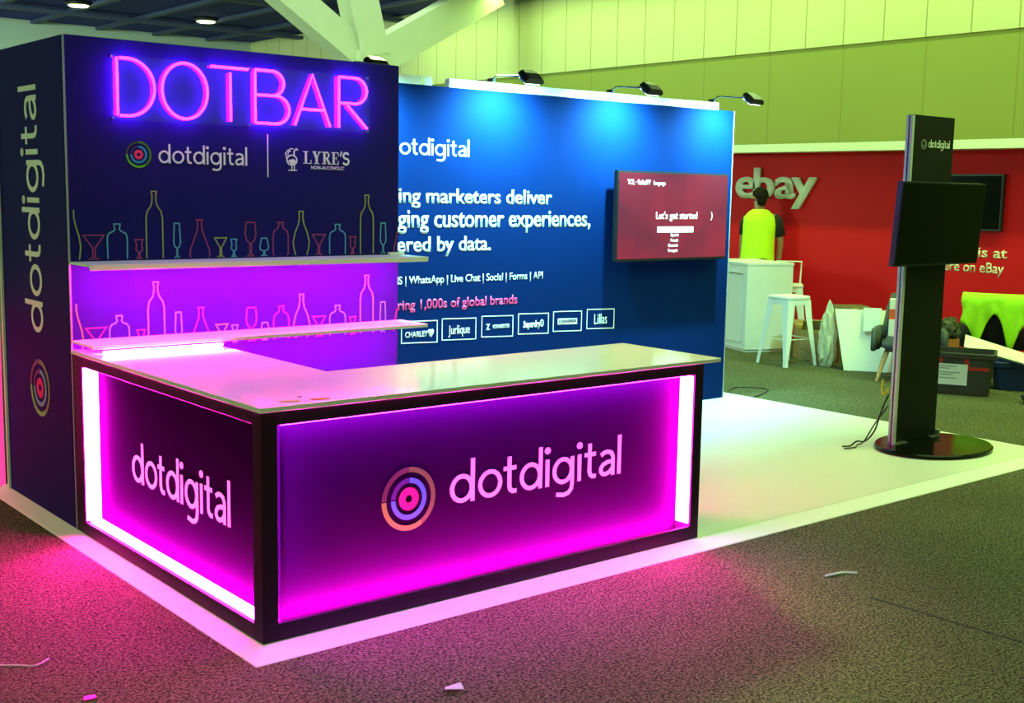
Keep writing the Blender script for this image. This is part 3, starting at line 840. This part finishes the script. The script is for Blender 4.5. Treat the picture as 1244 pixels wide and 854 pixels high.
# stools
def stool(label, loc, rz, back=False):
    t = thing('bar_stool', label, 'stool', loc, rz, 'white metal bar stools by the white cabinet', local=True)
    mb = MB()
    def ring(s, z, c=.045):
        pts = []
        for qx, qy, a0 in ((1, 1, 0), (-1, 1, 90), (-1, -1, 180), (1, -1, 270)):
            for k in range(5):
                a = math.radians(a0 + k * 22.5)
                pts.append((qx * (s - c) + c * math.cos(a), qy * (s - c) + c * math.sin(a), z))
        return pts
    mb.loft([ring(.150, .665), ring(.158, .672), ring(.160, .690), ring(.152, .702), ring(.125, .699)])
    mb.build('seat', M['white'], t, smooth=False)
    for sx, sy in ((1, 1), (1, -1), (-1, -1), (-1, 1)):
        mb = MB()
        rings = []
        for z, c, w1 in ((.668, .150, .088), (.50, .163, .080), (.30, .183, .062), (.06, .207, .036), (.0, .214, .038)):
            # folded sheet leg: L shaped section at the corner
            k = .004
            rings.append([(sx * c, sy * c, z), (sx * (c - w1), sy * c, z), (sx * (c - w1), sy * (c - k), z), (sx * (c - k), sy * (c - k), z), (sx * (c - k), sy * (c - w1), z), (sx * c, sy * (c - w1), z)])
        mb.loft(rings)
        mb.build('leg', M['white'], t)
    mb = MB()
    q = .178
    mb.tube([(q, q, .27), (-q, q, .27), (-q, -q, .27), (q, -q, .27)], .008, 8, True)
    mb.build('footrest', M['white'], t)
    mb = MB()
    for s in (1, -1):
        mb.box(-.14, .14, s * .147 - .003, s * .147 + .003, .615, .664); mb.box(s * .147 - .003, s * .147 + .003, -.14, .14, .615, .664)
    mb.build('apron', M['white'], t)
    if back:
        mb = MB()
        mb.tube([(-.13, .135, .70), (-.14, .165, .95), (.14, .165, .95), (.13, .135, .70)], .011, 8)
        mb.build('back_frame', M['white'], t)
    return t
stool('white metal bar stool in front of the cabinet corner, whole and nearest', (7.93, 3.795, FL), math.radians(-9))
stool('white metal bar stool mostly hidden behind the white cabinet, only its back post showing', (9.26, 4.83, FL), math.radians(-50), True)

# ------------------------------------------------------------------ person
def skin_obj(name, verts, edges, rad, m, parent, sub=2, root=0):
    me = bpy.data.meshes.new(name)
    me.from_pydata([tuple(v) for v in verts], edges, [])
    o = bpy.data.objects.new(name, me); COL.objects.link(o)
    sk = o.modifiers.new('skin', 'SKIN'); sk.use_smooth_shade = True
    ly = me.skin_vertices[0].data
    for i, r in enumerate(rad):
        ly[i].radius = r if isinstance(r, tuple) else (r, r)
        ly[i].use_root = (i == root)
    sb = o.modifiers.new('sub', 'SUBSURF'); sb.levels = sub; sb.render_levels = sub
    bpy.context.view_layer.update()
    ev = bpy.data.meshes.new_from_object(o.evaluated_get(bpy.context.evaluated_depsgraph_get()))
    bpy.data.objects.remove(o)
    ev.name = name
    ev.materials.clear(); ev.materials.append(m)
    for p in ev.polygons: p.use_smooth = True
    return link(name, ev, parent)

pr = thing('person', 'person in a hi-vis vest and black T-shirt standing behind the white cabinet', 'person', (9.29, 5.33, FL), math.radians(-26), local=True)
# local frame: +Y forward (away from the viewer), +X the person's right
V, Ed, Rd = [], [], []
def pv(p, r, par=None):
    V.append(Vector(p)); Rd.append(r)
    if par is not None: Ed.append((par, len(V) - 1))
    return len(V) - 1
pel = pv((0, 0, .96), (.135, .105))
wa = pv((0, .0, 1.12), (.125, .095), pel)
che = pv((0, -.01, 1.33), (.145, .11), wa)
nb = pv((0, -.01, 1.50), (.075, .07), che)
nk = pv((0, .01, 1.57), .052, nb)
hd0 = pv((.01, .03, 1.625), (.066, .078), nk)
hd1 = pv((.012, .025, 1.70), (.076, .092), hd0)
hd2 = pv((.012, .02, 1.765), (.055, .065), hd1)
# face turned to the right: nose, ears
nose = pv((.075, .115, 1.655), .012, hd0)
ear = pv((.075, -.035, 1.665), .014, hd1)
for sx in (1, -1):
    sh = pv((.185, -.01, 1.46) if sx == 1 else (-.125, .04, 1.44), .062 if sx == 1 else .055, che)
    if sx == 1:
        el = pv((.265, -.05, 1.19), .042, sh); wr = pv((.285, .02, .955), .028, el); dirh = Vector((.02, .10, -.99))
    else:
        el = pv((-.165, .07, 1.20), .042, sh); wr = pv((-.15, .12, .965), .028, el); dirh = Vector((.02, .10, -.99)).normalized()
    V0 = V[wr]
    pm = pv(V0 + dirh * .06, (.036, .020), wr)
    side = dirh.cross(Vector((sx * 1.0, 0, 0))).normalized()
    for k, ln in enumerate((.070, .080, .075, .058)):
        a = pv(V[pm] + side * ((k - 1.5) * .019) + dirh * .035, .0095, pm)
        b2 = pv(V[a] + dirh * ln * .5 + Vector((-.008 * sx, 0, -.004)), .0085, a)
        pv(V[b2] + dirh * ln * .4 + Vector((-.016 * sx, .004, -.006)), .0075, b2)
    th = pv(V0 + dirh * .035 + side * -.042, .011, wr)
    pv(V[th] + dirh * .04 + side * -.014, .009, th)
for sx in (1, -1):
    hp = pv((sx * .09, 0, .90), .092, pel)
    kn = pv((sx * .105, .015, .50), .060, hp)
    an = pv((sx * .11, -.02, .09), .042, kn)
    toe = pv((sx * .125, .15, .05), .036, an)
skin_obj('body', V, Ed, Rd, M['skin'], pr)
def ellring(cx, cy, z, rx, ry, n=28, dz=None):
    return [(cx + rx * math.cos(2 * PI * i / n), cy + ry * math.sin(2 * PI * i / n), z + (dz(2 * PI * i / n) if dz else 0)) for i in range(n)]
# shirt (black) under the vest, with sleeves
mb = MB()
mb.loft([ellring(0, 0, .98, .170, .135), ellring(0, 0, 1.12, .165, .13), ellring(0, -.01, 1.33, .185, .14), ellring(0, -.01, 1.45, .165, .115), ellring(0, -.005, 1.515, .085, .078), ellring(0, 0, 1.54, .066, .066)])
for sx in (1, -1):
    s, e = (Vector((.165, -.01, 1.455)) if sx == 1 else Vector((-.105, .04, 1.435))), (Vector((.258, -.045, 1.225)) if sx == 1 else Vector((-.150, .055, 1.24)))
    mb.tube([s, s.lerp(e, .35) + Vector((sx * .018, 0, .01)), e], [.072, .076, .066], 14)
mb.build('t_shirt', M['cloth_black'], pr, smooth=True)
mb = MB()
mb.loft([ellring(0, 0, .90, .178, .140), ellring(0, 0, 1.0, .176, .138), ellring(0, 0, 1.06, .172, .134)])
for sx in (1, -1):
    mb.tube([(sx * .088, 0, .98), (sx * .10, .01, .72), (sx * .108, .015, .48), (sx * .112, -.02, .08)], [.105, .098, .078, .068], 14)
mb.build('trousers', M['cloth_black'], pr, smooth=True)
mb = MB()
wav = lambda a: .02 * math.sin(3 * a) - .03 * max(0, math.cos(a))
mb.loft([ellring(0, 0, .955, .205, .165, dz=wav), ellring(0, 0, 1.05, .200, .158), ellring(0, -.005, 1.20, .198, .150), ellring(0, -.01, 1.36, .200, .152), ellring(0, -.012, 1.45, .188, .135), ellring(0, -.01, 1.515, .125, .100), ellring(0, -.005, 1.540, .080, .080)], cap=False)
vst = mb.build('safety_vest', M['hivis'], pr, smooth=True)
mb = MB()
for sx in (1, -1):
    mb.lathe([(.05, .0), (.056, .03), (.058, .06), (.05, .085), (.03, .09)], (sx * .12, .05, .0), 16, 2.2)
mb.build('shoes', M['black'], pr, smooth=True)
mb = MB()
hr = []
for k in range(7):
    ph = math.radians(-28 + k * 19.5)
    hr.append([(.010 + (.090 * math.cos(ph)) * math.cos(a) , .004 + (.104 * math.cos(ph)) * math.sin(a) - (.012 if k < 2 else 0), 1.705 + .100 * math.sin(ph) + (.05 * max(0, math.sin(a - .5)) if k < 2 else 0)) for a in [2 * PI * i / 20 for i in range(20)]])
mb.loft(hr)
mb.tube([(.005, -.045, 1.70), (.003, -.05, 1.63), (.0, -.045, 1.59)], [.06, .056, .04], 12)
mb.build('hair', M['hair'], pr, smooth=True)
for p in ((.045, .112, 1.682), (.088, .085, 1.682)):
    mb = MB(); mb.lathe([(.002, -.008), (.008, -.004), (.009, 0), (.008, .004), (.002, .008)], p, 10)
    mb.build('eye', M['black_gloss'], pr, smooth=True)

# ------------------------------------------------------------------ clutter in front of the red wall
def carton(name, label, cat, loc, rz, sx, sy, sz, m, flaps=True, tape=True):
    t = thing(name, label, cat, loc, rz, None, local=True)
    mb = MB()
    k = .006
    mb.box(-sx / 2, sx / 2, -sy / 2, -sy / 2 + k, .001, sz); mb.box(-sx / 2, sx / 2, sy / 2 - k, sy / 2, .001, sz)
    mb.box(-sx / 2, -sx / 2 + k, -sy / 2 + k, sy / 2 - k, .001, sz); mb.box(sx / 2 - k, sx / 2, -sy / 2 + k, sy / 2 - k, .001, sz)
    mb.box(-sx / 2 + k, sx / 2 - k, -sy / 2 + k, sy / 2 - k, .001, .008)
    mb.build('box_body', m, t)
    if flaps:
        for s, ang in ((-1, 35), (1, 60)):
            Rm = Matrix.Translation((0, s * sy / 2, sz + .001)) @ Matrix.Rotation(math.radians(s * ang - (0 if s > 0 else 0)), 4, 'X')
            mb = MB(); mb.box(-sx / 2 + .01, sx / 2 - .01, -.002, .002, .001, sy * .42, Matrix.Translation((0, s * sy / 2, sz + .003)) @ Matrix.Rotation(math.radians(-s * ang), 4, 'X'))
            mb.build('flap', m, t)
    if tape:
        MB().box(-.03, .03, -sy / 2 - .001, -sy / 2 - .0003, sz * .25, sz * .98).build('tape', M['card_light'], t)
    return t
VR = math.radians(-40)
carton('cardboard_box', 'brown open cardboard box behind the legs of the bar stool', 'cardboard box', (8.50, 3.90, FL), VR, .34, .30, .32, M['card'])
carton('cardboard_box', 'taller brown cardboard box standing between the bar stool and the plastic wrap', 'cardboard box', (8.66, 3.56, FL), VR + .1, .30, .24, .585, M['card'], flaps=False)
t = carton('cardboard_box', 'narrow worn cardboard carton on the floor beside the plastic wrap', 'cardboard box', (8.27, 3.655, FL), VR - .15, .14, .14, .31, M['card'], flaps=False, tape=False)
mb = MB(); mb.box(-.17, .17, -.05, .05, 0, .035, Matrix.Translation((8.47, 3.88, .300)) @ Matrix.Rotation(VR, 4, 'Z'))
single('cardboard_tray', mb, M['card_light'], 'yellow cardboard tray lying on the open box behind the stool', 'cardboard tray', (8.47, 3.88, .30), bevel=.003)

def blob(name, c, r, m, label, cat, seed=1, n=22, amp=.25, spikes=(), crumple=0.0):
    rnd = random.Random(seed)
    ph = [(rnd.uniform(1, 4), rnd.uniform(0, 6), rnd.uniform(1, 5), rnd.uniform(0, 6)) for _ in range(4)]
    bm = bmesh.new()
    bmesh.ops.create_icosphere(bm, subdivisions=3 if crumple else 4, radius=1)
    for v in bm.verts:
        d = v.co.normalized()
        a = math.atan2(d.y, d.x)
        s = 1 + amp * sum(math.sin(p[0] * 2 * a + p[1]) * math.sin(p[2] * 2.2 * d.z + p[3]) for p in ph) / 2
        for sd, hgt, sh in spikes:
            q = max(0, d.dot(Vector(sd).normalized()))
            s += hgt * q ** sh
        s += rnd.uniform(-crumple, crumple)
        v.co = Vector((d.x * r[0] * s, d.y * r[1] * s, d.z * r[2] * s))
    mz = min(v.co.z for v in bm.verts)
    for v in bm.verts:
        v.co.z = max(v.co.z, -r[2] * .8)
        v.co += Vector(c)
    mb = MB(); mb.bm.free(); mb.bm = bm
    return single(name, mb, m, label, cat, (c[0], c[1], c[2] - r[2] * .8), smooth=not crumple)
blob('plastic_wrap', (8.155, 3.465, .245 + FL), (.095, .085, .305), M['plastic_bag'], 'crumpled clear plastic wrap bundle between cardboard boxes and the leaning white panel', 'plastic wrap', 3, amp=.16, crumple=.13,
     spikes=(((.1, -.15, 1), .35, 14), ((.1, .5, .8), .25, 10)))

def board(name, pts, th, m, label, cat):
    """a flat board: four corners of its near face, thickness th away from the viewer"""
    P = [Vector(p) for p in pts]
    n = (P[1] - P[0]).cross(P[3] - P[0]).normalized()
    if n.dot(CAM_LOC - P[0]) > 0: n = -n
    mb = MB(); mb.loft([P, [p + n * th for p in P]])
    return single(name, mb, m, label, cat, tuple(P[0]), bevel=.002, seg=1)
board('leaning_board', [(8.03, 3.17, FL + .004), (8.36, 2.72, FL + .004), (8.56, 2.87, .56), (8.155, 3.40, .56)], .03, M['foam'], 'large white panel leaning behind the grey armchair, nearest of the two', 'panel')
board('leaning_board', [(8.62, 3.05, FL + .004), (8.80, 2.79, FL + .004), (8.90, 2.86, .58), (8.72, 3.12, .58)], .02, M['foam'], 'white panel standing behind the large leaning white panel', 'panel')
board('paper_sheet', [(8.19, 3.08, .36), (8.28, 2.94, .38), (8.38, 3.01, .585), (8.29, 3.16, .585)], .003, M['paper'], 'folded grey paper sheet resting on the leaning white panel', 'paper')

def armchair(label, loc, rz, fab, legm):
    t = thing('armchair', label, 'armchair', loc, rz, None, local=True)   # local front is -Y
    # seat cushion
    mb = MB()
    mb.box(-.24, .24, -.26, .20, .285, .405)
    mb.build('seat', fab, t, bevel=.035, smooth=True, seg=3)
    # shell: arms and curved back as one wrap
    mb = MB()
    path = []
    N = 22
    for i in range(N + 1):
        a = math.radians(200 - i / N * 220)
        x = .30 * math.cos(a); y = .235 * math.sin(a) + .03
        if a > PI: y = .03 - .26 * math.sin(PI - a) * -1 if False else .235 * math.sin(a) + .03
        path.append((x, y, max(0, math.sin(a))))
    path = [(-.31, -.24, 0.0), (-.315, -.12, 0.0)] + path + [(.315, -.12, 0.0), (.31, -.24, 0.0)]
    rings = []
    for x, y, s in path:
        q = min(1, max(0, (s - .66) / .2)); top = .50 + .30 * q * q * (3 - 2 * q)
        d = Vector((x, y, 0)).normalized()
        k = .028
        lean = .05 * max(0, (top - .5) / .29)
        rings.append([(x - d.x * k, y - d.y * k, .285), (x + d.x * k, y + d.y * k, .285), (x + d.x * (k + lean), y + d.y * (k + lean), top - .02),
                      (x + d.x * lean, y + d.y * lean, top), (x - d.x * (k - lean), y - d.y * (k - lean), top - .02)])
    mb.loft(rings)
    mb.build('backrest', fab, t, bevel=.006, smooth=True)
    for sx in (1, -1):
        for sy in (1, -1):
            mb = MB(); mb.tube([(sx * .19, sy * .17, .284), (sx * .27, sy * .25, .0015)], [.024, .014], 10); mb.build('leg', legm, t)
    return t
CH = (8.02, 2.46, FL)
armchair('grey felt armchair with oak legs behind the kiosk column', CH, math.radians(-58), M['grey_fabric'], M['wood'])
# things on the armchair
Rm = Matrix.Translation((8.10, 2.52, FL + .405)) @ Matrix.Rotation(math.radians(-58), 4, 'Z')
bg = thing('printed_carton', 'white carton with an orange band standing on the grey armchair', 'carton', (8.03, 2.47, FL + .405), math.radians(-58), local=True)
MB().box(-.19, .10, -.02, .12, .001, .16).build('lower_box', M['foam'], bg, bevel=.004)
MB().box(-.19, .10, .0, .12, .1605, .255).build('band', M['orange_print'], bg)
MB().box(-.19, .10, .0, .12, .2555, .35).build('upper_box', M['foam'], bg, bevel=.004)
MB().box(-.10, .02, -.0215, -.0203, .085, .105).build('print', M['black'], bg)
blob('cloth_bundle', (8.50, 2.34, .44), (.10, .095, .11), M['camo'], 'dark camouflage cloth bundle right of the kiosk column', 'cloth', 8, amp=.14, crumple=.10)
carton('cardboard_box', 'small orange brown cardboard box under the dark cloth bundle', 'cardboard box', (8.51, 2.335, FL), math.radians(-58), .17, .15, .38, M['card_orange'], flaps=False, tape=False)

# black chair with vest and jacket over its back
VC = (9.00, 2.16, FL)
VRZ = math.radians(118)
armchair('black armchair seen from behind, a lime safety vest over its back', VC, VRZ, M['cloth_black'], M['wood'])

def drape(name, prof_cols, th, m, label, cat, loc, rz, parent=None):
    """hanging cloth: columns of points, thickened"""
    mb = MB()
    n = len(prof_cols); k = len(prof_cols[0])
    g = [[Vector(p) for p in c] for c in prof_cols]
    nr = [[None] * k for _ in range(n)]
    for i in range(n):
        for j in range(k):
            du = g[min(i + 1, n - 1)][j] - g[max(i - 1, 0)][j]; dv = g[i][min(j + 1, k - 1)] - g[i][max(j - 1, 0)]
            nr[i][j] = du.cross(dv).normalized()
    A = [[mb.bm.verts.new(g[i][j]) for j in range(k)] for i in range(n)]
    B = [[mb.bm.verts.new(g[i][j] + nr[i][j] * th) for j in range(k)] for i in range(n)]
    for i in range(n - 1):
        for j in range(k - 1):
            mb.bm.faces.new((A[i][j], A[i + 1][j], A[i + 1][j + 1], A[i][j + 1]))
            mb.bm.faces.new((B[i][j], B[i][j + 1], B[i + 1][j + 1], B[i + 1][j]))
    edge = [(i, 0) for i in range(n)] + [(n - 1, j) for j in range(1, k)] + [(i, k - 1) for i in range(n - 2, -1, -1)] + [(0, j) for j in range(k - 2, 0, -1)]
    for q in range(len(edge)):
        (a, b), (c, d) = edge[q], edge[(q + 1) % len(edge)]
        mb.bm.faces.new((A[a][b], B[a][b], B[c][d], A[c][d]))
    o = mb.build(name, m, parent, smooth=True)
    if parent is None:
        o.location = loc; o.rotation_euler = (0, 0, rz); o['label'] = label; o['category'] = cat
    return o
# local frame of the chair: +Y is the outside of the back (towards the viewer)
cols = []
NV = 25
for i in range(NV):
    u = i / (NV - 1)
    x = .295 - .56 * u
    yb = .345 - .50 * (x * x)
    fold = .014 * math.sin(u * 30) + .010 * math.sin(u * 13 + 1)
    drop = .27 + (.20 * math.exp(-((u - .25) / .10) ** 2)) * 1.0 + .26 * math.exp(-((u - .80) / .09) ** 2) - .10 * math.exp(-((u - .52) / .13) ** 2)
    col = [(x, yb - .16, .66), (x, yb - .13, .76), (x, yb - .06, .815), (x, yb + .01, .825)]
    for q in range(1, 9):
        f = q / 8
        col.append((x + .01 * math.sin(q + u * 9), yb + .05 + fold * f, .805 - drop * f))
    cols.append(col)
drape('safety_vest', cols, .006, M['hivis_chair'], 'lime hi-vis safety vest draped over the back of the black chair', 'vest', VC, VRZ)
cols = []
for i in range(13):
    u = i / 12
    x = -.30 - .23 * u
    col = [(x + .03, .12, .70 - .1 * u), (x + .01, .22, .80 - .12 * u)]
    for q in range(1, 8):
        f = q / 7
        col.append((x - .06 * f, .27 + .02 * math.sin(u * 16) * f + .03 * f, .80 - .12 * u - .62 * f + .10 * u * f))
    cols.append(col)
drape('jacket', cols, .008, M['cloth_black'], 'black jacket hanging beside the lime vest at the right edge', 'jacket', VC, VRZ)

# totes
def tote(label, loc, rz, sx, sy, sz, m, straps):
    t = thing('storage_tote', label, 'storage box', loc, rz, None, local=True)
    def ring(k, z, c=.05):
        pts = []
        for qx, qy, a0 in ((1, 1, 0), (-1, 1, 90), (-1, -1, 180), (1, -1, 270)):
            for i in range(4):
                a = math.radians(a0 + i * 30)
                pts.append((qx * (sx / 2 * k - c) + c * math.cos(a), qy * (sy / 2 * k - c) + c * math.sin(a), z))
        return pts
    mb = MB()
    mb.loft([ring(.86, .001), ring(.87, .01), ring(.97, sz - .05), ring(1.03, sz - .045), ring(1.04, sz - .006), ring(1.02, sz), ring(.95, sz - .002), ring(.93, sz - .05), ring(.84, .02)])
    mb.build('body', m, t)
    return t, ring
tt, ring = tote('black plastic storage tote with red tape straps and a paper label', (7.80, 1.78, FL), math.radians(-62), .54, .42, .375, M['tote'], True)
def on_front(x0, x1, z0_, z1_, m, nm, e=.003):
    mb = MB()
    f = lambda z: -.21 * (.87 + .10 * (z - .01) / .315) - e
    mb.loft([[(x0, f(z0_), z0_), (x1, f(z0_), z0_), (x1, f(z0_) + .002, z0_), (x0, f(z0_) + .002, z0_)], [(x0, f(z1_), z1_), (x1, f(z1_), z1_), (x1, f(z1_) + .002, z1_), (x0, f(z1_) + .002, z1_)]])
    return mb.build(nm, m, tt)
on_front(-.215, .225, .225, .255, M['tape'], 'tape_strap')
on_front(-.20, -.16, .256, .325, M['tape'], 'tape_strap')
on_front(.02, .06, .256, .325, M['tape'], 'tape_strap')
lb = on_front(-.20, .05, .09, .275, M['paper'], 'paper_label', .006)
for zz, a in ((.255, .10), (.235, .06), (.20, .12), (.18, .08), (.15, .10)):
    mb = MB(); f = -.21 * (.87 + .10 * (zz - .01) / .315) - .0075
    mb.box(-.18, -.18 + a * 1.4, f, f + .0008, zz - .004, zz + .004); mb.build('label_print', M['ink'], tt)
tote('blue plastic storage tote holding a white board at the right edge', (8.47, 1.56, FL), math.radians(-62), .56, .40, .255, M['blue_plastic'], False)
board('foam_board', [(8.22, 2.02, .325), (8.20, 1.42, .240), (8.42, 1.52, .300), (8.34, 2.08, .425)], .025, M['foam'], 'white foam board lying tilted across the blue tote', 'board')
blob('black_pouch', (7.80, 1.10, FL + .05), (.14, .10, .055), M['cloth_black'], 'small black pouch on the carpet at the right edge of the frame', 'bag', 4, amp=.1)

# ------------------------------------------------------------------ pink lit panel left of the bar wall, light put in as glow
lb_ = thing('pink_lit_panel', 'pink lit panel behind the left edge of the bar wall, light put in as glow', 'wall panel', (-.35, 3.0, FL))
MB().box(-.9, .010, 3.02, 3.10, FL + .02, .98).build('lit_face', M['pink_glow'], lb_)
MB().box(-.92, .03, 3.101, 3.16, FL + .001, 1.02).build('frame', M['frame'], lb_)

# ------------------------------------------------------------------ litter
cable('string_scrap', [(-.82, .46, FL + .004), (-.74, .40, FL + .004), (-.70, .36, FL + .006), (-.64, .40, FL + .004)], .003, M['paper'], 'pale scrap of string on the carpet at the lower left', 'string')
mb = MB(); mb.prism([(.31, -.70), (.37, -.73), (.385, -.69), (.345, -.655)], lambda u, v, d: (u, v, FL + d + .02 * abs(u - .345) / .04), .001, .003)
single('paper_scrap', mb, M['paper'], 'crumpled pale paper scrap on the carpet in the front middle', 'paper', (.345, -.69, FL))
mb = MB(); mb.prism([(-.67, -.03), (-.63, -.035), (-.625, -.005), (-.66, .0)], lambda u, v, d: (u, v, FL + d), .001, .006)
single('paper_scrap', mb, M['pink_print'], 'small crimson paper scrap on the carpet at the bottom left edge', 'paper', (-.65, -.02, FL))
cable('tape_scrap', [(2.43, -.70, FL + .004), (2.48, -.715, FL + .008), (2.54, -.72, FL + .004), (2.58, -.76, FL + .004)], [.007, .006, .003, .002][0], M['paper'], 'white twist of tape on the carpet right of the counter', 'tape')
scrap('flat_wrapper', [(.115, .075), (.175, .045), (.195, .065), (.135, .095)], ST, M['card_light'], 'small yellow wrapper flat on the counter top corner, left of the orange one', 'wrapper')
scrap('flat_wrapper', [(.235, .045), (.305, .03), (.312, .055), (.245, .075)], ST, M['card_orange'], 'small orange wrapper flat on the counter top, right of the yellow one', 'wrapper')
scrap('crumb', [(.225, .135), (.24, .13), (.242, .145)], ST, M['black'], 'tiny dark crumb on the counter top behind the two wrappers', 'crumb')
